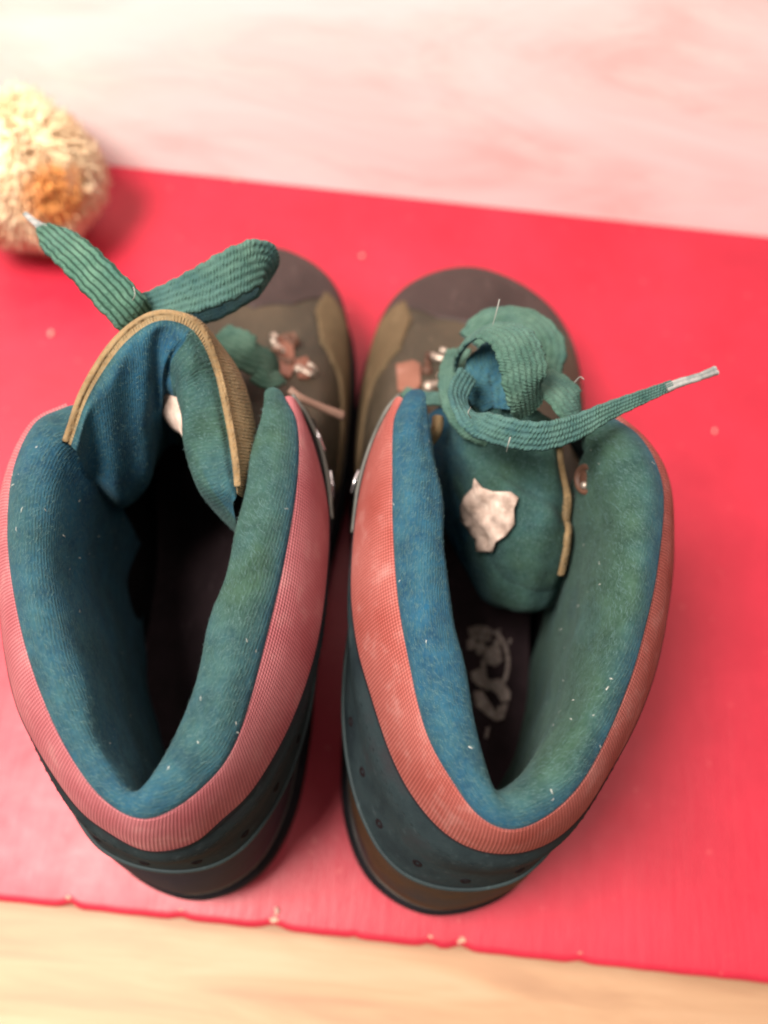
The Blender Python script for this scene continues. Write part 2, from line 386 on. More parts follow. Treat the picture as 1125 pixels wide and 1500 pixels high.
# ------------------------------------------------------------------ boot body
TS = [1.0, .965, .89, .76, .6, .45, .32, .2, .1, .03, 0]
FM = [0, 2.75, 4.3, 4.85, 4.75, 4.15, 3.95, 3.9, 3.5, 2.3, 0]     # medial half widths
FL = [0, 3.0, 4.95, 5.85, 5.6, 4.7, 4.6, 4.6, 4.2, 2.8, 0]
QY = [20.6, 20.3, 19.4, 17.9, 15.6, 12.6, 9.5, 6.4, 3.5, 1.35, .72]
QM = [0, 1.3, 2.5, 3.4, 3.8, 4.0, 4.15, 4.15, 3.5, 2.1, 0]
QL = [0, 1.4, 2.8, 3.9, 4.9, 5.5, 5.5, 4.95, 4.0, 2.35, 0]
QZ = [8.2, 8.3, 8.6, 9.0, 9.2, 9.2, 9.05, 8.9, 8.7, 8.6, 8.6]
def body(heel, toe, med, wscale=(1, 1)):
    """med=+1: medial side is +x (left boot).  closed loops: toe, left side, heel, right side"""
    heel = np.array(heel, float); toe = np.array(toe, float); ax = toe - heel; L = np.linalg.norm(ax); ax /= L; px_ = np.array([ax[1], -ax[0]])  # +x side
    def side(sign, FW, QW):
        f = [heel + ax * L * t_ + px_ * sign * w_ for t_, w_ in zip(TS, FW)]
        q = [np.r_[heel + ax * y_ + px_ * sign * w_, z_] for y_, w_, z_ in zip(QY, QW, QZ)]
        return f, q
    wm, wl = wscale
    lf = (FL, QL) if med > 0 else (FM, QM); rt = (FM, QM) if med > 0 else (FL, QL)
    lf = ([w * (wl if med > 0 else wm) for w in lf[0]], lf[1]); rt = ([w * (wm if med > 0 else wl) for w in rt[0]], rt[1])
    fl, ql = side(-1, *lf); fr, qr = side(1, *rt)
    F = fl + fr[::-1][1:-1]; Q = ql + qr[::-1][1:-1]; tt = TS + TS[::-1][1:-1]
    # dense closed samples with matched parameters
    m = len(F); K = 12
    def dense(P):
        P = np.array(P, float); out = []
        for i in range(m):
            p0, p1, p2, p3 = P[i - 1], P[i], P[(i + 1) % m], P[(i + 2) % m]
            for k in range(K):
                s = k / K; out.append(.5 * ((2 * p1) + (-p0 + p2) * s + (2 * p0 - 5 * p1 + 4 * p2 - p3) * s * s + (-p0 + 3 * p1 - 3 * p2 + p3) * s ** 3))
        return np.array(out)
    Fd = dense(F); Qd = dense(Q); td = dense(np.array(tt)[:, None])[:, 0]
    return Fd, Qd, td, (heel, toe, ax, px_, L)
def upper_grid(Fd, Qd, td, NS=34, d=0.0):
    """rows: bottom (sole) to ankle"""
    rows = []
    wf = np.clip((td - .42) / .4, 0, 1); wf = wf * wf * (3 - 2 * wf)
    toe_g = np.array([0, -.004, .004, .035, .09, .18, .32, .5, .72, 1.0]); toe_z = np.array([2.4, 3.4, 4.4, 5.25, 5.75, 6.05, 6.45, 7.05, 7.75, 1])
    sd_g = np.array([0, -.10, -.12, 0, .16, .32, .5, .68, .85, 1.0]); sd_z = np.array([2.4, 3.2, 4.1, 5.0, 5.8, 6.5, 7.2, 7.8, 8.4, 1])
    xs_ = np.linspace(0, 1, 10)
    for s in np.linspace(0, 1, NS):
        g = np.interp(s, xs_, toe_g) * wf + np.interp(s, xs_, sd_g) * (1 - wf)
        tz = toe_z.copy(); tz[-1] = 8.3; zt = np.interp(s, xs_, tz); sz = sd_z.copy(); sz[-1] = 9.05
        z = zt * wf + np.interp(s, xs_, sz) * (1 - wf)
        z = z + (Qd[:, 2] - (8.3 * wf + 9.05 * (1 - wf))) * s ** 3
        xy = Fd * (1 - g[:, None]) + Qd[:, :2] * g[:, None]
        rows.append(np.c_[xy, z])
    G = np.array(rows)
    for _ in range(2): G[1:-1] = .25 * G[:-2] + .5 * G[1:-1] + .25 * G[2:]
    return G
def wrapn(G):
    a = np.roll(G, -1, 1) - np.roll(G, 1, 1); b = np.gradient(G, axis=0); n = np.cross(b, a); n /= np.linalg.norm(n, axis=2, keepdims=True) + 1e-9
    c = G.mean((0, 1)); return n * np.where(np.sum(n * (G - c), 2).mean() < 0, -1, 1)
def patch(name, G, N, i0, i1, r0, r1, d, mat, parent, nr=14, **kw):
    """overlay on the closed grid from column i0..i1 (may wrap), rows r0..r1 (floats or arrays), raised by d"""
    cols = np.arange(i0, i1 + 1); C = G.shape[1]; k = len(cols)
    r0 = np.full(k, r0) if np.ndim(r0) == 0 else np.interp(np.linspace(0, 1, k), np.linspace(0, 1, len(r0)), r0)
    r1 = np.full(k, r1) if np.ndim(r1) == 0 else np.interp(np.linspace(0, 1, k), np.linspace(0, 1, len(r1)), r1)
    out = []
    fr = np.r_[0, .0, np.linspace(.02, .98, nr), 1, 1.0]
    for a, f in enumerate(fr):
        row = []
        for j, cidx in enumerate(cols):
            q = r0[j] * (1 - f) + r1[j] * f; i = int(min(max(q, 0), G.shape[0] - 1.001)); w = q - i
            p = G[i, cidx % C] * (1 - w) + G[i + 1, cidx % C] * w; nn = N[i, cidx % C]
            dd = d if 1 < a < len(fr) - 2 else (d * .6 if a in (1, len(fr) - 2) else -.08)
            if j == 0 or j == k - 1: dd = -.08
            row.append(p + nn * dd)
        out.append(row)
    return grid(name, np.array(out), mat, parent, **kw)

def make_boot(data):
    root = empty('hiking_boot', (data['heel'][0], data['heel'][1], 0), data['label'], 'boot', 'pair of worn hiking boots')
    Fd, Qd, td, (heel, toe, ax, pxv, L) = body(data['heel'], data['toe'], data['med'], data['ws'])
    G = upper_grid(Fd, Qd, td); N = wrapn(G); C = G.shape[1]; K = 12; med = data['med']
    # sole
    rows = []
    cen = Fd.mean(0)
    dirs = Fd - cen; 
    tan = np.roll(Fd, -1, 0) - np.roll(Fd, 1, 0); nrm = np.stack([tan[:, 1], -tan[:, 0]], 1); nrm /= np.linalg.norm(nrm, axis=1, keepdims=True)
    if np.sum(nrm * dirs) < 0: nrm = -nrm
    lug = .10 * (np.sin(np.arange(C) * 2 * math.pi / 6) > 0)
    for off, z in ((-.6, .02), (.05, .02), (.28, .25), (.36, .9), (.34, 1.0), (.24, 1.05), (.30, 1.15), (.42, 1.3), (.44, 2.2), (.34, 2.5), (.05, 2.58), (-.3, 2.6)):
        ex = lug if z < .95 else 0 * lug
        rows.append(np.c_[Fd + nrm * (off - ex)[:, None] if np.ndim(off - ex) else Fd + nrm * off, np.full(C, z)])
    sole = grid('sole', np.array(rows), M['rub'], root, closed_c=True)
    V = np.r_[np.c_[Fd + nrm * -.5, np.full(C, .025)], [[*cen, .025]]]
    mesh('outsole', V, [(i, (i + 1) % C, C) for i in range(C)], M['rub'], sole, smooth=False)
    grid('upper', G, M['olive'], root, closed_c=True)
    # columns: 0 toe, K*10 heel, left side 0..120, right side 120..240
    H = 10 * K
    medc = (lambda a: C - a) if med > 0 else (lambda a: a)
    # rand all round the toe, toe leather, heel counter
    patch('rand', G, N, -C // 2 + 1, C // 2 - 1, 0, [3.4, 3.4, 3.8, 8, 11.5, 12, 11.5, 8, 3.8, 3.4, 3.4], .10, M['rand'], root)
    patch('toe_cap', G, N, -3 * K - 4, 3 * K + 4, [6, 8, 10, 11, 11, 11, 10, 8, 6], [8, 12, 19, 25, 27, 25, 19, 12, 8], .09, M['toe'], root)
    patch('heel_counter', G, N, H - 4 * K, H + 4 * K, [2.6] * 9, [12, 22, 29, 32, 32, 32, 29, 22, 12], .11, M['heelL'] if med > 0 else M['heelR'], root)
    # tan suede overlay along the medial vamp
    a0, a1 = (medc(4 * K + 4), medc(K + 5)); a0, a1 = min(a0, a1), max(a0, a1)
    rr0 = [19, 16, 12, 8.5, 7, 6]; rr1 = [23, 26, 24.5, 20, 14, 8]
    if med < 0: patch('side_overlay', G, N, a0, a1, rr0, rr1, .15, M['tan'], root)
    else: patch('side_overlay', G, N, a0, a1, rr0[::-1], rr1[::-1], .15, M['tan'], root)
    grid('cavity_shade_sheet', G[2:] - N[2:] * .35, M['dark'], root, closed_c=True)  # dark sheet added inside the upper, its colour gives the cavity shade
    # welt line between rand and upper
    for nm, row, d, r_, mt in (('welt_seam', 3.4, .1, .05, 'gpipe'),):
        i = int(row); P = [G[i, j] * .6 + G[i + 1, j] * .4 + N[i, j] * d for j in range(0, C, 6)]; P.append(P[0])
        tube(nm, P, r_, M[mt], root, k=6, n=260)
    # ankle panel (perforated nubuck) between upper top edge and pink band
    n = 200
    A = crv([W(x, y, z) for x, y, z in data['A']], n)
    Pk = crv([np.array(p) if len(p) == 3 and p[2] < 0 else W(*p) for p in data['P']], n)
    qi = np.arange(int(3.0 * K), int(20 * K - 3.0 * K) + 1)
    Q = crv([Qd[i] for i in qi[::6]], n)
    mid = Q * .5 + Pk * .5; cc = A.mean(0)
    out = mid - cc; out[:, 2] = 0; out /= np.linalg.norm(out, axis=1, keepdims=True)
    mid1 = Q * .62 + Pk * .38 + out * .12; mid2 = Q * .25 + Pk * .75 + out * .25
    AP = cat([Q + out * .02 + [0, 0, -.25], Q + out * .14, mid1, mid2, Pk], 28)
    grid('ankle_panel', AP, M['nub'], root)
    tube('panel_piping', list(Q[4:-4:5] + out[4:-4:5] * .17), .085, M['pipe'], root, k=8, n=220)
    V = []; Fc = []
    for row_ in (21,):
        for j in range(8, n - 10, 2):
            p0, p1 = AP[row_, j], AP[row_, j] * .35 + AP[row_, j + 1] * .65; o_ = out[j]
            z_ = np.array([0, 0, .035]); k0 = len(V); V += [p0 - z_, p0 + z_, p1 + z_, p1 - z_, (p0 + p1) / 2 + o_ * .022]
            V[k0:k0 + 4] = [v_ + o_ * .01 for v_ in V[k0:k0 + 4]]; Fc += [(k0, k0 + 1, k0 + 4), (k0 + 1, k0 + 2, k0 + 4), (k0 + 2, k0 + 3, k0 + 4), (k0 + 3, k0, k0 + 4)]
    mesh('stitching', V, Fc, M['pipe'], root, kind='stuff', smooth=False)
    # punched holes in the ankle panel: sunk dark rivets
    for j in range(62, 150, 9):
        for i_ in (11,):
            p = AP[i_ + (j % 2), j]; nn = np.cross(AP[i_ + 1, j] - AP[i_, j], AP[i_, j + 1] - AP[i_, j]); nn /= np.linalg.norm(nn)
            if nn.dot(out[j]) < 0: nn = -nn
            s1 = np.cross(nn, [0, 0, 1]); s1 /= np.linalg.norm(s1); s2 = np.cross(nn, s1)
            rg = [(p + nn * h + (s1 * math.cos(a) + s2 * math.sin(a)) * r_) for r_, h in ((.19, .0), (.15, .04), (.11, .02), (.03, -.01)) for a in np.linspace(0, 6.283, 10, endpoint=False)]
            mesh('punched_hole', rg, gridf(4, 10, cc=True) + [tuple(range(30, 40))], M['dark'], root)
    # pink band
    o2 = A - cc; o2[:, 2] = 0; o2 /= np.linalg.norm(o2, axis=1, keepdims=True)
    b1 = Pk * .66 + A * .34 + o2 * .14 + [0, 0, .22]; b2 = Pk * .33 + A * .67 + o2 * .13 + [0, 0, .22]
    PB = cat([Pk + [0, 0, -.05] - o2 * .05, Pk + o2 * .07 + [0, 0, .06], b1, b2, A + o2 * .03, A - o2 * .1 + [0, 0, -.12]], 30)
    grid('collar_band', PB, M['pinkL'] if med > 0 else M['pinkR'], root)
    tube('band_piping', list(Pk[2:-2:5] + o2[2:-2:5] * .04), .07, M['rub'], root, k=8, n=240)
    # lining
    Cc = crv([W(x, y, z) for x, y, z in data['C']], n)
    Ex, Ey = data['E']; cx, cy = Cc[:, 0].mean(), Cc[:, 1].mean()
    E = np.c_[(Cc[:, 0] - cx) * .98 + Ex, (Cc[:, 1] - cy) * 1.0 + Ey, np.full(n, 2.5)]
    ii0 = Cc - A; ii0[:, 2] = 0; ii0 /= np.linalg.norm(ii0, axis=1, keepdims=True); uq = np.linspace(0, 1, n); sh = ii0 * (np.clip(1 - uq / .16, 0, 1) + np.clip((uq - .84) / .16, 0, 1))[:, None] * .6
    E = E - sh
    D1 = Cc * .86 + E * .14; D1[:, 2] = Cc[:, 2] - 2.0; D2 = Cc * .5 + E * .5; D2[:, 2] = 8.0; D3 = Cc * .2 + E * .8; D3[:, 2] = 4.6
    ii = Cc - A; ii[:, 2] = 0; wdt = np.linalg.norm(ii, axis=1, keepdims=True); ii /= wdt
    puff = np.minimum(wdt * .34, .75)
    B1 = A + ii * wdt * .08 + np.c_[np.zeros((n, 2)), puff * .45]; B2 = A + ii * wdt * .42 + np.c_[np.zeros((n, 2)), puff]
    B3 = A + ii * wdt * .80 + np.c_[np.zeros((n, 2)), puff * .7]
    B3[:, 2] = B3[:, 2] * .8 + Cc[:, 2] * .2 + .1
    LG = cat([A - ii * .02 + [0, 0, -.12], B1, B2, B3, Cc, D1, D2, D3, E], 88)
    # soft unevenness of the worn padding
    un = np.linspace(0, 1, n)[None, :]; vn = np.linspace(0, 1, 88)[:, None]
    amp = .055 * np.clip(vn * 6 - .8, 0, 1)
    wob = amp * (np.sin(un * 31 + vn * 9 + med) + .6 * np.sin(un * 57 - vn * 14) + .5 * np.sin(vn * 26 + un * 11))
    LG = LG + wob[:, :, None] * np.broadcast_to(ii, LG.shape)
    # round off both front ends
    bl = data['dye'](un + 0 * vn, vn + 0 * un)
    lin_ = grid('lining', LG, M['lin'], root, blue=bl)
    # closed front ends of the padded collar
    for jj, sgn in ((0, 1), (n - 1, -1)):
        prof = LG[0:46, jj]; c0 = prof.mean(0); tdir = (LG[20, jj] - LG[20, jj + sgn * 3]); tdir /= np.linalg.norm(tdir)
        rws = []
        for k_ in range(7):
            f = k_ / 6; rws.append(c0 + (prof - c0) * math.cos(f * 1.5) + tdir * .55 * math.sin(f * 1.57))
        grid('collar_end', np.array(rws), M['lin'], root, blue=np.full((7, 46), bl[26, jj]))
    # insole
    ins = Fd - nrm * .75; ins = ins[::4]; V = np.r_[np.c_[ins, np.full(len(ins), 2.62)], [[*cen, 2.62]]]
    insole = mesh('insole', V, [(i, (i + 1) % len(ins), len(ins)) for i in range(len(ins))], M['insole'], root, smooth=False)
    # gusset closing the front under the laces
    fi = list(range(-int(4.2 * K), int(4.2 * K) + 1, 3)); g0 = np.array([Qd[i % C] for i in fi]); gc = np.array(data['gus'])
    g2 = g0 * .55 + gc * .45; g2[:, 2] = g0[:, 2] + data.get('gz', .9); g1 = g0 * .8 + g2 * .2 + [0, 0, .5]
    grid('gusset', cat([g0 + [0, 0, -.3], g0, g1, g2], 14), M['olive'], root)
    hairs('lining_fuzz', [lin_], 20000, M['fuzz'], root, .07, .24, .004, keep=lambda c_: 1.0 if c_[2] > 7 else .15, lift=.3, align=np.array([A[:, 0].mean(), A[:, 1].mean(), 0]))
    hairs('lint', [lin_], 70, M['lint'], root, .07, .2, .014, keep=lambda c_: 1.0 if c_[2] > 8 else 0, lift=.3)
    return root, G, N, lin_, insole, C, K

def dyeL(u, v):   # u 0 left-front .. 1 right-front ; v 0 rim .. 1 bottom (collar width first half)
    left = np.clip(1 - u * 2.2, 0, 1)
    b = .60 + .0 * u + left * np.clip((v - .25) * 2.4, 0, .75) - .12 * left
    rgt = np.clip((u - .5) * 4, 0, 1)
    b = b * (1 - rgt) + rgt * (.12 + .75 * np.exp(-((v - .05) / .10) ** 2))
    return b
def dyeR(u, v):
    rgt = np.clip((u - .40) * 6, 0, 1)
    return (1 - rgt) * (.80 - .1 * v) + rgt * (.02 + .85 * np.exp(-((v - .08) / .13) ** 2))
LEFT = dict(heel=(-5.9, -.55), toe=(-7.3, 29.9), med=1, ws=(.93, .93), label='left boot of the pair, pink collar band, tongue standing folded up and empty dark inside',
    A=[(100, 596, 14.2), (52, 622, 14.4), (20, 690, 14.5), (11, 780, 14.5), (20, 870, 14.5), (45, 975, 14.5), (90, 1085, 14.5), (150, 1170, 14.5), (219, 1200, 14.5), (299, 1153, 14.5), (352, 1075, 14.5), (398, 909, 14.5), (424, 790, 14.5), (438, 690, 14.5), (436, 620, 14.4), (418, 582, 14.2)],
    P=[(104, 606, 13.2), (46, 640, 12.8), (4, 740, 12.2), (2, 870, 12), (20, 1000, 12), (50, 1079, 12), (110, 1173, 12), (164, 1218, 12), (219, 1243, 12), (279, 1233, 12), (324, 1198, 12), (373, 1148, 12), (423, 1059, 12), (458, 959, 12), (475, 860, 12), (480, 760, 12), (466, 680, 12.4), (440, 604, 13.4)],
    C=[(132, 650, 13.9), (130, 700, 13.3), (126, 760, 12.7), (126, 830, 12.4), (138, 915, 12.4), (156, 1005, 12.8), (172, 1084, 13.4), (185, 1136, 14.0), (197, 1163, 14.3), (222, 1140, 14.3), (262, 1064, 14.3), (284, 1009, 14.3), (304, 934, 14.3), (326, 860, 14.3), (343, 785, 14.3), (364, 700, 14.3), (376, 630, 14.3), (384, 588, 14.2)],
    E=(-6.85, 7.4), dye=dyeL, gus=(-7.6, 15.0, 11.5), gz=.6)
RIGHT = dict(heel=(3.7, -.15), toe=(3.2, 30.0), med=-1, ws=(1.0, .96), label='right boot of the pair, coral collar band, laces knotted over its flopped tongue, printed insole',
    A=[(590, 584, 14.2), (576, 620, 14.4), (574, 699, 14.5), (575, 778, 14.5), (582, 875, 14.5), (599, 974, 14.5), (624, 1074, 14.5), (664, 1148, 14.5), (704, 1198, 14.5), (749, 1216, 14.5), (799, 1198, 14.5), (848, 1153, 14.5), (888, 1084, 14.5), (923, 999, 14.5), (945, 924, 14.5), (963, 840, 14.5), (973, 740, 14.5), (963, 685, 14.5), (936, 640, 14.4), (898, 612, 14.2)],
    P=[(573, 602, 13.4), (545, 660, 12.4), (526, 740, 12), (517, 850, 12), (525, 939, 12), (545, 1014, 12), (575, 1104, 12), (609, 1168, 12), (654, 1218, 12), (704, 1243, 12), (759, 1246, 12), (809, 1228, 12), (853, 1188, 12), (893, 1124, 12), (928, 1059, 12), (956, 984, 12), (974, 900, 12), (984, 800, 12), (972, 700, 12.4), (908, 622, 13.2)],
    C=[(625, 590, 14.2), (634, 650, 14.3), (644, 728, 14.3), (654, 818, 14.3), (664, 898, 14.3), (679, 974, 14.3), (698, 1059, 14.3), (711, 1120, 14.3), (722, 1154, 14.3), (746, 1154, 14.2), (778, 1122, 13.9), (812, 1062, 13.4), (838, 980, 12.9), (852, 880, 12.5), (858, 790, 12.4), (856, 710, 12.9), (858, 658, 13.7)],
    E=(4.7, 8.4), dye=dyeR, gus=(3.6, 15.6, 10.0), gz=.2)
bl_, GL, NL, linL, insL, C_, K_ = make_boot(LEFT)
br_, GR, NR, linR, insR, _, _ = make_boot(RIGHT)

# ------------------------------------------------------------------ left tongue: an arch standing up at the front of the opening
n = 120
def LP_(pts): return crvp([W(*p) for p in pts], n)
o_low = LP_([(92, 680, 11), (112, 600, 10), (160, 530, 9.2), (230, 500, 8.8), (262, 492, 8.8), (300, 510, 8.8), (335, 550, 9.2), (362, 610, 9.8), (372, 670, 10), (366, 735, 11)])
o_mid = LP_([(94, 660, 13.5), (112, 585, 14), (160, 510, 14.3), (220, 472, 14.5), (266, 468, 14.3), (310, 492, 13.8), (352, 545, 14.2), (374, 620, 13.8), (380, 680, 13.4), (364, 734, 13.4)])
o_top = LP_([(92, 645, 15.4), (120, 568, 16.2), (165, 497, 16.8), (215, 459, 17), (262, 456, 17), (302, 478, 16.6), (325, 540, 15.9), (341, 615, 15.2), (351, 680, 14.9), (351, 726, 14.6)])
i_top = LP_([(104, 652, 15.6), (130, 580, 16.4), (175, 511, 17), (220, 474, 17.2), (258, 471, 17.2), (290, 492, 16.8), (314, 545, 16), (330, 615, 15.4), (341, 680, 15.1), (347, 722, 14.8)])
i_rim = LP_([(116, 668, 15.2), (145, 600, 16), (188, 533, 16.8), (224, 498, 16.9), (255, 494, 16.9), (276, 510, 16.8), (294, 556, 16.2), (312, 622, 15.6), (328, 690, 15.2), (344, 742, 14.7)])
i_mid = LP_([(136, 715, 12.4), (172, 705, 13), (206, 640, 14.2), (228, 575, 15.2), (240, 548, 15.7), (256, 545, 15.9), (264, 580, 15.7), (270, 640, 15.2), (292, 712, 14.6), (346, 770, 13.4)])
i_low = LP_([(160, 745, 9.5), (196, 738, 10), (222, 690, 11.5), (236, 630, 13), (244, 590, 14), (258, 590, 14.2), (268, 620, 13.8), (276, 660, 13), (300, 730, 12.6), (347, 782, 12.2)])
i_bot = LP_([(160, 735, 6.5), (196, 728, 6.5), (222, 690, 6.5), (240, 660, 7), (250, 650, 7), (262, 650, 7), (272, 660, 7), (280, 680, 8), (304, 726, 9.5), (347, 775, 9.5)])
uu = np.linspace(0, 1, n)[None, :]
fold = .12 * np.exp(-((uu - .36) / .03) ** 2)
TGi = cat([i_top, i_rim, i_mid, i_low, i_bot], 44)
blue = np.broadcast_to(np.where(uu < .52, .85, .18), (44, n)).copy(); vv = np.linspace(0, 1, 44)[:, None]
blue = blue - .45 * np.clip(1 - vv * 3.5, 0, 1) * (uu < .52) + .5 * (uu > .8) * (vv < .4) * np.clip(uu * 5 - 4, 0, 1)
wr = (.10 * np.sin(uu * 40 + vv * 8) + .08 * np.sin(uu * 19 - vv * 13 + 1)) * np.clip(vv * 4, 0, 1) * np.clip((1 - vv) * 4, 0, 1)
TGi = TGi + wr[:, :, None] * np.array([.5, -.7, .3])
tl = grid('tongue', TGi, M['tong'], bl_, blue=blue)
tube('tongue_binding', list((.5 * (o_top + i_top) + [0, 0, .08])[::4]), .13, M['bind'], tl, k=10, n=140)
TGo = cat([i_top, o_top + [0, 0, .02], o_mid, o_low], 30)
grid('tongue_face', TGo, M['bind'], tl, blue=np.full((30, n), .25))
hairs('tongue_fuzz', [tl], 5000, M['fuzz'], tl, .05, .16, .005, lift=.35)
# label behind the fold
lab = cat([[W(236, 562, 14.6), W(252, 556, 14.8), W(266, 562, 14.8)], [W(240, 592, 14.2), W(256, 585, 14.6), W(270, 590, 14.9)], [W(246, 612, 13.8), W(262, 612, 14.4), W(272, 620, 14.8)], [W(258, 628, 13.6), W(268, 632, 14.2), W(274, 640, 14.6)]], 10)
ob = grid('label', lab + [0, -.12, .1], M['label'], tl)
so = ob.modifiers.new('s', 'SOLIDIFY'); so.thickness = .0006

# ------------------------------------------------------------------ right tongue: padded lobe flopped into the boot
rowsR = [[(628, 606, 11), (672, 590, 13), (740, 588, 13.6), (800, 612, 13.4), (826, 640, 12.6)],
         [(630, 652, 10.4), (672, 650, 12.6), (738, 654, 13.3), (800, 662, 13.2), (826, 690, 12.2)],
         [(640, 712, 9.6), (684, 718, 11.4), (748, 726, 12.6), (812, 735, 12.6), (838, 745, 11.6)],
         [(654, 772, 8.6), (700, 786, 10.4), (756, 796, 11.5), (808, 802, 11.6), (836, 800, 10.6)],
         [(684, 826, 7.6), (722, 846, 9.2), (768, 858, 10), (806, 856, 10), (828, 846, 9.2)],
         [(726, 872, 6.8), (748, 884, 7.8), (774, 890, 8.2), (798, 884, 8.2), (812, 874, 7.8)]]
RT = np.array([crvp([W(*p) for p in r], 60) for r in rowsR]); RT = cat(RT, 60)
u2, v2 = np.meshgrid(np.linspace(0, 1, 60), np.linspace(0, 1, 60))
crease = -.55 * np.exp(-((v2 - (.30 + .35 * (u2 - .5))) / .055) ** 2) * np.clip(u2 * 3 - .5, 0, 1) - .4 * np.exp(-((u2 - .20) / .06) ** 2)
RT = RT + (crease + .08 * np.sin(u2 * 23 + v2 * 9))[:, :, None] * np.array([0, -.1, 1.0])
blue = np.clip(1.1 - u2 * 3.6, 0, .9) + .12
top = RT; N2 = np.broadcast_to(np.array([0, .35, .93]), RT.shape)
# padded closed shell: top sheet and a sunk underside joined round the edge
edge = np.minimum.reduce([u2, 1 - u2, v2 + .3, 1 - v2]); th = .9 * np.sqrt(np.clip(edge / .18, 0, 1)) + .05
bot = RT - N2 * th[:, :, None] * 1.2; topp = RT + N2 * (th * .25)[:, :, None] - N2 * .1
V = np.r_[topp.reshape(-1, 3), bot.reshape(-1, 3)]; f1 = gridf(60, 60); f2 = [tuple(i + 3600 for i in f[::-1]) for f in f1]
bd_ = [i for i in range(60)] + [i * 60 + 59 for i in range(1, 60)] + [59 * 60 + i for i in range(58, -1, -1)] + [i * 60 for i in range(58, 0, -1)]
f3 = [(bd_[k], bd_[(k + 1) % len(bd_)], bd_[(k + 1) % len(bd_)] + 3600, bd_[k] + 3600) for k in range(len(bd_))]
uvR = np.stack([u2 * 7, v2 * 8], 2).reshape(-1, 2)
tr = mesh('tongue', V, f1 + f2 + f3, M['tong'], br_, uv=np.r_[uvR, uvR], blue=np.r_[blue.ravel(), blue.ravel()])
bp = [topp[i, min(59, int(52 + 4 * math.sin(i / 14)))] + np.array([.0, 0, .06]) for i in range(6, 48, 3)]
tube('tongue_binding', bp, .17, M['bind'], tr, k=10, n=80)
tube('tongue_binding', [W(626, 648, 12.6), W(634, 640, 12.9), W(640, 628, 13.1), W(642, 612, 13.1)], .22, M['bind'], tr, k=10)
hairs('tongue_fuzz', [tr], 4500, M['fuzz'], tr, .05, .16, .005, keep=lambda c_: 1.0 if c_[2] > 7 else 0, lift=.35)
tt_ = bvh(tr)
# torn silvery label
lp = [(703, 697), (712, 712), (728, 718), (748, 720), (758, 728), (754, 742), (755, 764), (745, 780), (733, 788), (728, 803), (706, 803), (705, 786), (694, 770), (683, 758), (682, 740), (690, 724), (698, 712)]
cpt, cn = cast(tt_, 722, 752)
from mathutils.geometry import delaunay_2d_cdt
k = len(lp); pts2 = [Vector(p_) for p_ in lp]
def inside(x, y):
    c_ = False
    for a in range(k):
        (x1, y1), (x2, y2) = lp[a], lp[a - 1]
        if (y1 > y) != (y2 > y) and x < (x2 - x1) * (y - y1) / (y2 - y1) + x1: c_ = not c_
    return c_
for gx in np.arange(686, 756, 5.5):
    for gy in np.arange(700, 802, 5.5):
        x_, y_ = gx + rng.normal() * 1.2, gy + rng.normal() * 1.2
        if inside(x_, y_) and min(math.hypot(x_ - a, y_ - b) for a, b in lp) > 4: pts2.append(Vector((x_, y_)))
dv, _, dfc, _, _, _ = delaunay_2d_cdt(pts2, [(a, (a + 1) % k) for a in range(k)], [], 1, 1e-4)
V = []
for p_ in dv:
    h_ = cast(tt_, p_.x, p_.y); a = (p_.x - 722) * .8 - (p_.y - 752) * .6; b = (p_.x - 722) * .5 + (p_.y - 752) * .9
    z_ = .12 + .10 * abs(math.sin(a * .13)) + .09 * abs(math.sin(b * .09 + 1)) + .03 * rng.normal()
    V.append(h_[0] + h_[1] * max(.04, z_))
lb_ = mesh('label', V, [tuple(f) for f in dfc], M['label'], tr, smooth=True)
so = lb_.modifiers.new('s', 'SOLIDIFY'); so.thickness = .0004

# rusty eyelet in the right lining
tlr = bvh(linR)
p, nn = cast(tlr, 858, 702)
nn = nn * .9 - ray(858, 702) * .6; nn /= np.linalg.norm(nn)
s1 = np.cross(nn, [0, 1, 0]); s1 /= np.linalg.norm(s1); s2 = np.cross(nn, s1)
rings = [(.52, -.02), (.50, .06), (.42, .12), (.34, .08), (.30, -.02), (.26, .02), (.12, .05), (.03, .05)]
V = [p + nn * h + (s1 * math.cos(a) * r_ + s2 * math.sin(a) * r_ * 1.1) for r_, h in rings for a in np.linspace(0, 6.283, 20, endpoint=False)]
mesh('eyelet', V, gridf(8, 20, cc=True) + [tuple(range(140, 160))], M['rust'], br_)
V = [p + nn * h + s1 * .08 + s2 * .2 + (s1 * math.cos(a) * r_ + s2 * math.sin(a) * r_) for r_, h in [(.14, .05), (.13, .12), (.06, .16)] for a in np.linspace(0, 6.283, 10, endpoint=False)]
mesh('rivet', V, gridf(3, 10, cc=True) + [tuple(range(20, 30))], M['metal'], br_)

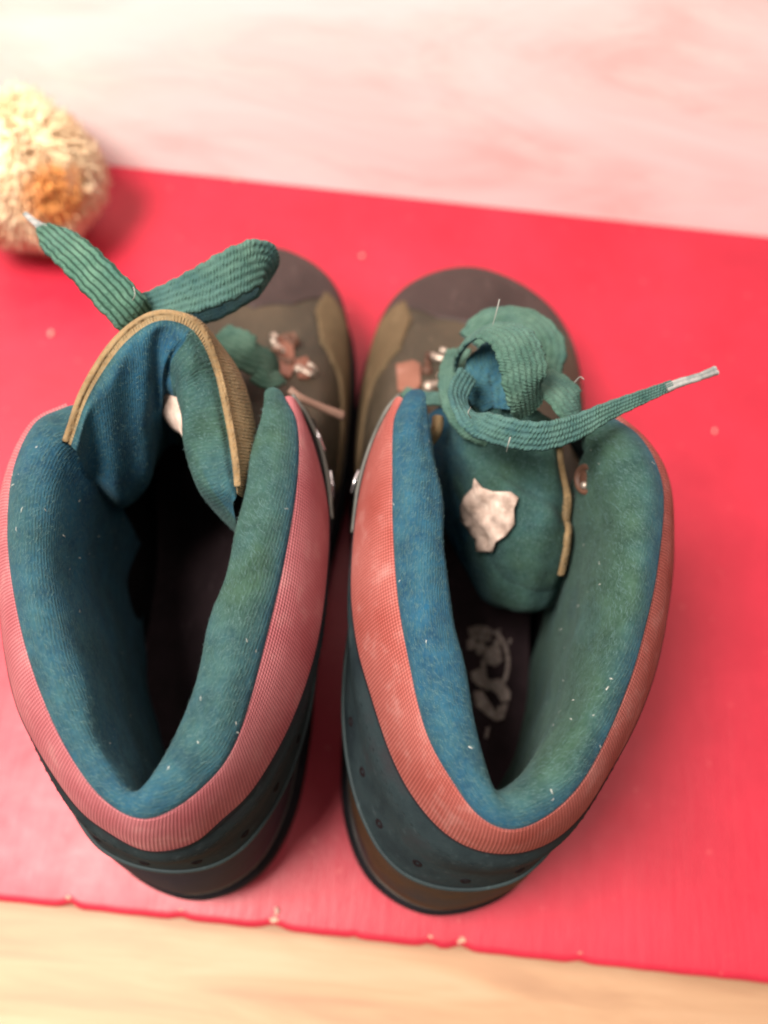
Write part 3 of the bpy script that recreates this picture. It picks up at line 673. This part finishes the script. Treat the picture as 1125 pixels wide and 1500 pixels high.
# worn print on the right insole: ring, blocks and hatching (flat print, real patches on the insole)
ti = bvh(insR)
def prnt(poly, par): decal('print_mark', ti, poly, .02, M['print'], par, .01)
pr = decal('insole_print', ti, [(712, 950), (724, 944), (733, 952), (735, 968), (726, 976), (714, 972), (708, 962)], .02, M['print'], insR, .01)
def arc(cx, cy, rx, ry, a0, a1, w, k=14):
    A_ = np.radians(np.linspace(a0, a1, k)); o_ = [(cx + rx * math.cos(a), cy + ry * math.sin(a)) for a in A_]
    i_ = [(cx + (rx - w) * math.cos(a), cy + (ry - w) * math.sin(a)) for a in A_]
    for j in range(k - 1): yield [o_[j], o_[j + 1], i_[j + 1], i_[j]]
for q in arc(702, 970, 45, 56, -58, 38, 5.5): prnt(q, insR)
for j, a in enumerate(np.radians(np.linspace(-112, -62, 9))):
    c0 = (702 + 40 * math.cos(a), 970 + 54 * math.sin(a)); c1 = (702 + 27 * math.cos(a), 970 + 33 * math.sin(a))
    prnt([(c0[0] - 1.5, c0[1]), (c0[0] + 1.6, c0[1]), (c1[0] + 1.3, c1[1]), (c1[0] - 1.3, c1[1])], insR)
for poly in ([(684, 938), (694, 934), (700, 944), (692, 952), (685, 950)], [(697, 944), (708, 936), (712, 950), (704, 960), (697, 956)], [(722, 938), (730, 936), (734, 948), (727, 946)],
             [(690, 985), (704, 978), (712, 990), (720, 1000), (716, 1012), (700, 1004), (692, 996)], [(716, 996), (734, 994), (748, 1014), (746, 1026), (736, 1030), (728, 1016), (718, 1008)],
             [(694, 1012), (706, 1012), (722, 1036), (730, 1050), (726, 1056), (712, 1046), (698, 1034)], [(730, 1034), (744, 1030), (738, 1052), (728, 1056), (726, 1044)],
             [(705, 966), (711, 966), (713, 990), (707, 992)], [(712, 1066), (718, 1064), (714, 1082), (710, 1080)], [(730, 922), (733, 921), (731, 930), (728, 930)], [(746, 936), (749, 936), (747, 944), (745, 943)]):
    prnt(poly, insR)

# ------------------------------------------------------------------ laces
la = empty_dummy = None
l1 = ribbon('lace', [(212, 478, 15.2), (190, 455, 16.3), (150, 413, 16.8), (112, 374, 16.8), (84, 350, 16.2), (62, 332, 15.6)], [1.4, 1.45, 1.4, 1.35, 1.3, .55], M['lace_long'], bl_, hints=[(.2, -.5, 1), (.3, -.3, 1)], ribs=6, blue=.05)
ribbon('aglet', [(66, 336, 15.7), (50, 324, 15.4), (36, 312, 15.2)], [.42, .26, .2], M['glet'], l1, ribs=2, th=.16, n=14)
l2 = ribbon('lace_loop', [(206, 452, 15.6), (245, 440, 16.0), (300, 420, 16.4), (350, 396, 16.6), (384, 384, 16.4), (396, 396, 15.8), (386, 418, 15.2), (352, 436, 14.8), (300, 460, 14.6), (262, 468, 14.2)],
            [1.0, 1.2, 1.45, 1.6, 1.6, 1.5, 1.4, 1.3, 1.2, 1.0], M['lace'], bl_, hints=[(0, -.5, 1), (0, -.5, 1), (0.1, -.6, .9), (.9, -.3, .5), (.4, -.3, -.9), (.1, -.2, -1), (0, -.3, -1)], ribs=6, n=110, blue=.3)
ribbon('lace', [(318, 492, 10.6), (345, 505, 10.8), (372, 520, 10.6), (398, 528, 9.8), (408, 540, 9.0)], [1.6, 1.8, 1.7, 1.2, .7], M['lace'], bl_, hints=[(.2, -.1, 1)], ribs=7, blue=.0)
ribbon('lace', [(372, 545, 10.8), (392, 556, 10.6), (412, 552, 10)], [.8, .8, .7], M['lace'], bl_, ribs=4, blue=.0, n=24)
# right boot knot
r1 = ribbon('lace', [(686, 548, 15.2), (672, 580, 15.4), (690, 612, 15.8), (735, 632, 16.2), (790, 640, 16.4), (840, 628, 16.4), (890, 603, 16.4), (935, 584, 16.4), (985, 564, 16.4)],
            [.8, .85, .95, 1.0, 1.0, .85, .62, .48, .36], M['lace'], br_, hints=[(.6, .3, .8), (.5, .3, .8), (.1, -.9, 1), (0, -.9, .8), (0, -.8, 1), (0, -.6, 1), (0, -.6, 1)], ribs=5, n=130, blue=.35)
ribbon('aglet', [(975, 568, 16.42), (1000, 559, 16.4), (1024, 552, 16.4), (1050, 542, 16.2)], [.34, .30, .28, .34], M['glet'], r1, ribs=2, th=.2, n=30)
ribbon('lace_loop', [(668, 530, 14.0), (680, 505, 15.0), (700, 487, 15.8), (724, 480, 16.4), (752, 492, 16.8), (768, 528, 16.8), (772, 568, 16.3), (776, 604, 15.2)],
       [1.0, 1.3, 1.6, 1.8, 1.85, 1.8, 1.6, 1.3], M['lace'], br_, hints=[(-.25, .1, 1), (-.25, .4, .9), (0, .5, 1), (.25, 0, 1), (.3, -.2, 1), (.3, -.4, .8)], ribs=8, n=110, blue=.12)
ribbon('lace', [(672, 512, 13.0), (662, 545, 13.6), (664, 585, 13.8), (684, 622, 13.6), (716, 640, 13.2)], [1.0, 1.05, 1.0, .9, .8], M['lace'], br_, hints=[(-.3, -.2, 1)], ribs=5, blue=.0, n=70)
ribbon('lace', [(770, 545, 14.6), (810, 560, 15.0), (838, 588, 15.0), (846, 620, 14.2), (810, 634, 13.4)], [1.7, 1.95, 1.9, 1.6, 1.2], M['lace'], br_, hints=[(.4, .2, 1)], ribs=7, blue=.08, n=60)
ribbon('lace', [(730, 588, 13.8), (712, 560, 14.2), (722, 535, 14.6), (745, 530, 14.8), (752, 560, 14.6), (748, 600, 14.2)], [1.4, 1.7, 1.7, 1.7, 1.6, 1.2], M['lace'], br_, hints=[(0, -.3, 1)], ribs=5, blue=1.1, n=70)
ribbon('lace', [(690, 500, 13.4), (726, 470, 13.6), (770, 470, 13.8), (798, 500, 13.8), (796, 545, 13.4)], [1.3, 1.8, 1.9, 1.8, 1.4], M['lace'], br_, hints=[(0, .3, 1)], ribs=6, blue=.1, n=60)
ribbon('lace', [(592, 574, 10.6), (620, 582, 11.6), (650, 584, 12.4), (676, 590, 12.6)], [.55, .6, .6, .6], M['lace'], br_, hints=[(0, -.3, 1)], ribs=4, blue=.1, n=40)

for a in (((732, 438, 17.5), (728, 455, 17.3), (722, 476, 16.9)), ((748, 640, 16.9), (745, 650, 16.8), (742, 662, 16.4)), ((690, 612, 16.1), (686, 604, 16.5), (690, 596, 16.4)), ((842, 560, 15.8), (850, 552, 16.1), (856, 556, 16.2))):
    tube('loose_thread', [W(*p) for p in a], [.024, .018, .01], M['thread'], br_, k=5)
for a in (((196, 420, 17), (198, 432, 16.9), (194, 440, 16.7)), ((372, 352, 16.6), (378, 360, 16.6), (380, 372, 16.6))):
    tube('loose_thread', [W(*p) for p in a], [.024, .018, .01], M['thread'], bl_, k=5)
# ------------------------------------------------------------------ metal fittings on the vamps
def ringpart(name, c, axis, R, r, mat, par, sq=1.0, k=20):
    axis = np.array(axis, float); axis /= np.linalg.norm(axis); a = np.cross(axis, [0.1, 1, .2]); a /= np.linalg.norm(a); b = np.cross(axis, a)
    P = [c + (a * math.cos(t_) * R + b * math.sin(t_) * R * sq) for t_ in np.linspace(0, 6.283, k)]
    return tube(name, P, r, mat, par, k=8, n=40)
def hook(par, tree, px, py, ang, mat, size=.42):
    p, nn = cast(tree, px, py)
    if p is None: p, nn = W(px, py, 8.5), np.array([0, -.2, 1])
    d = np.array([math.cos(ang), math.sin(ang), 0]); d -= nn * d.dot(nn); d /= np.linalg.norm(d); s_ = np.cross(nn, d)
    P = [p - d * size * .6 + nn * .06, p + nn * .10, p + d * size + nn * .12, p + d * size * 1.45 + nn * .32, p + d * size * 1.1 + nn * .55, p + d * size * .4 + nn * .58]
    h = tube('lace_hook', P, [.16, .17, .15, .12, .11, .13], mat, par, k=8, n=40, flat=.7)
    V = [p - d * size * .5 + nn * hh + (d * math.cos(a) + s_ * math.sin(a)) * r_ for r_, hh in ((.26, 0), (.25, .12), (.16, .22), (.04, .25)) for a in np.linspace(0, 6.283, 14, endpoint=False)]
    mesh('rivet', V, gridf(4, 14, cc=True) + [tuple(range(42, 56))], mat, h)
upL = [o for o in bl_.children if o.name.startswith('upper')][0]; upR = [o for o in br_.children if o.name.startswith('upper')][0]
tuL, tuR = bvh(upL), bvh(upR)
for px, py, an, mt in ((408, 512, 2.2, 'metal'), (424, 500, -.8, 'rust'), (418, 530, 2.8, 'rust'), (444, 545, -.4, 'metal')):
    hook(bl_, tuL, px, py, an, M[mt], .4)
for px, py, an, mt in ((640, 526, -.2, 'metal'), (626, 540, 1.6, 'rust'), (634, 566, .4, 'metal')):
    hook(br_, tuR, px, py, an, M[mt], .36)
def web(par, tree, poly, mt, lift=.12):
    decal('webbing_tab', tree, poly, lift, M[mt], par, .16)
web(br_, tuR, [(582, 536), (606, 530), (616, 536), (616, 566), (604, 578), (584, 574)], 'web')
web(bl_, tuL, [(404, 498), (420, 490), (430, 508), (432, 540), (424, 556), (410, 548)], 'web')
web(bl_, tuL, [(432, 530), (448, 524), (458, 540), (452, 556), (438, 556)], 'web')
# stiff brown strap end lying across the left vamp
tube('strap_end', [W(424, 570, 12.2), W(440, 582, 12.0), (W(470, 596, 11.2)), W(503, 609, 10.4)], [.16, .15, .17, .2], M['rod'], bl_, k=8, flat=.6)
# speed hooks along the front edges of both ankle panels
for par, pts in ((bl_, [((456, 622, 12.6), (476, 660, 12.2)), ((484, 690, 11.4), (488, 730, 11.0))]), (br_, [((548, 640, 12.4), (540, 672, 12.0)), ((526, 690, 11.2), (515, 722, 11.0))])):
    for a, b in pts:
        A_, B_ = W(*a), W(*b); tube('speed_hook', [A_, (A_ + B_) / 2 + [0, 0, .12], B_], [.07, .11, .06], M['steel'], par, k=8)
# edge piping of the front facing, both boots
tube('facing_piping', [W(*p) for p in ((428, 578, 13.4), (448, 606, 13.0), (468, 650, 12.4), (480, 700, 12.0), (486, 760, 11.8))], .09, M['gpipe'], bl_)
tube('facing_piping', [W(*p) for p in ((586, 578, 13.4), (566, 602, 13.2), (544, 650, 12.4), (526, 710, 12.0), (517, 780, 11.8))], .09, M['gpipe'], br_)

# ------------------------------------------------------------------ shaggy tufted ball at the left end
pc = W(36, 252, 4.7); R0 = 4.1
pm = empty('pompom', (pc[0], pc[1], 0), 'shaggy cream ball with an orange patch, standing on the red board by the wall', 'pompom')
t = NT('shaggy_wool'); at = t.n('ShaderNodeAttribute', attribute_name='blue').outputs['Fac']; o = t.coord('Object')
c = t.ramp(t.noise(o, 60, 3), [(.35, (.84, .62, .38)), (.65, (.93, .80, .56))]); c = t.mix(at, c, (.82, .36, .09))
M['wool'] = t.out(c, .9, spec=.15, sheen=.3)
V = []; nu, nv = 40, 24
for i in range(nv):
    for j in range(nu):
        th = math.pi * i / (nv - 1); ph = 2 * math.pi * j / nu; d = np.array([math.sin(th) * math.cos(ph), math.sin(th) * math.sin(ph), math.cos(th)])
        V.append(pc + d * R0 * .84 * np.array([1.0, 1, 1.02]) * (1 + .06 * math.sin(5 * ph + 3 * th)))
core = mesh('core', V, gridf(nv, nu, cc=True), M['wool'], pm, blue=np.zeros(len(V)))
V = []; Fc = []; B = []
ori = np.array(W(92, 285, 5)) - pc; tgt = (W(95, 282, 6.5) - pc); tgt /= np.linalg.norm(tgt)
for _ in range(9000):
    d = rng.normal(size=3); d /= np.linalg.norm(d); b = pc + d * R0 * .80 * (1 + .06 * math.sin(5 * math.atan2(d[1], d[0])))
    ln = rng.uniform(.5, 1.25); dr = d * .6 + np.array([.1, -.25, -.75]) * .55 + rng.normal(size=3) * .16; dr /= np.linalg.norm(dr)
    s1 = np.cross(dr, d + 1e-3); s1 /= np.linalg.norm(s1); s2 = np.cross(s1, dr); w = rng.uniform(.035, .085)
    m_ = b + dr * ln * .55 + d * .12; tip = b + dr * ln + rng.normal(size=3) * .05
    if tip[2] < .05: tip[2] = .05 + .05 * rng.random(); m_[2] = max(m_[2], .1)
    j = len(V); V += [b + s1 * w, b + s2 * w, b - s1 * w, b - s2 * w, m_ + s1 * w, m_ + s2 * w, m_ - s1 * w, m_ - s2 * w, tip]
    for q in range(4): Fc += [(j + q, j + (q + 1) % 4, j + 4 + (q + 1) % 4, j + 4 + q), (j + 4 + q, j + 4 + (q + 1) % 4, j + 8)]
    B += [float(np.clip((d.dot(tgt) - .86) * 11, 0, 1)) * .95] * 9
mesh('wool_tuft', V, Fc, M['wool'], pm, blue=B, kind='stuff')

# ------------------------------------------------------------------ crumbs on the board
M['crumb'] = leather('pale_crumb', (.55, .35, .30), (.75, .55, .45), None, .8, .2, .2, 300)
cr_pos = [(530, 376, .09, 'pale crumb on the red board above the gap between the toes'), (76, 490, .12, 'pale crumb on the red board left of the lace'),
          (345, 264, .08, 'tiny pale crumb on the red board near the wall'), (1046, 632, .09, 'pale crumb on the red board right of the grey lace tip'), (406, 1133 + 200, .1, 'pale crumb at the front edge of the red board, behind the left heel')]
for px, py, s_, lb in cr_pos:
    p = W(px, py, 0); V = []
    for i in range(6):
        for j in range(8):
            th = math.pi * i / 5; ph = j * .785; r_ = s_ * (1 + .3 * rng.normal() * (0 < i < 5))
            V.append((p[0] + r_ * math.sin(th) * math.cos(ph), p[1] + 1.5 * r_ * math.sin(th) * math.sin(ph), s_ * .9 + s_ * .8 * math.cos(th)))
    mesh('crumb', V, gridf(6, 8, cc=True), M['crumb'], None, label=lb, cat_='crumb', group='crumbs on the red board')
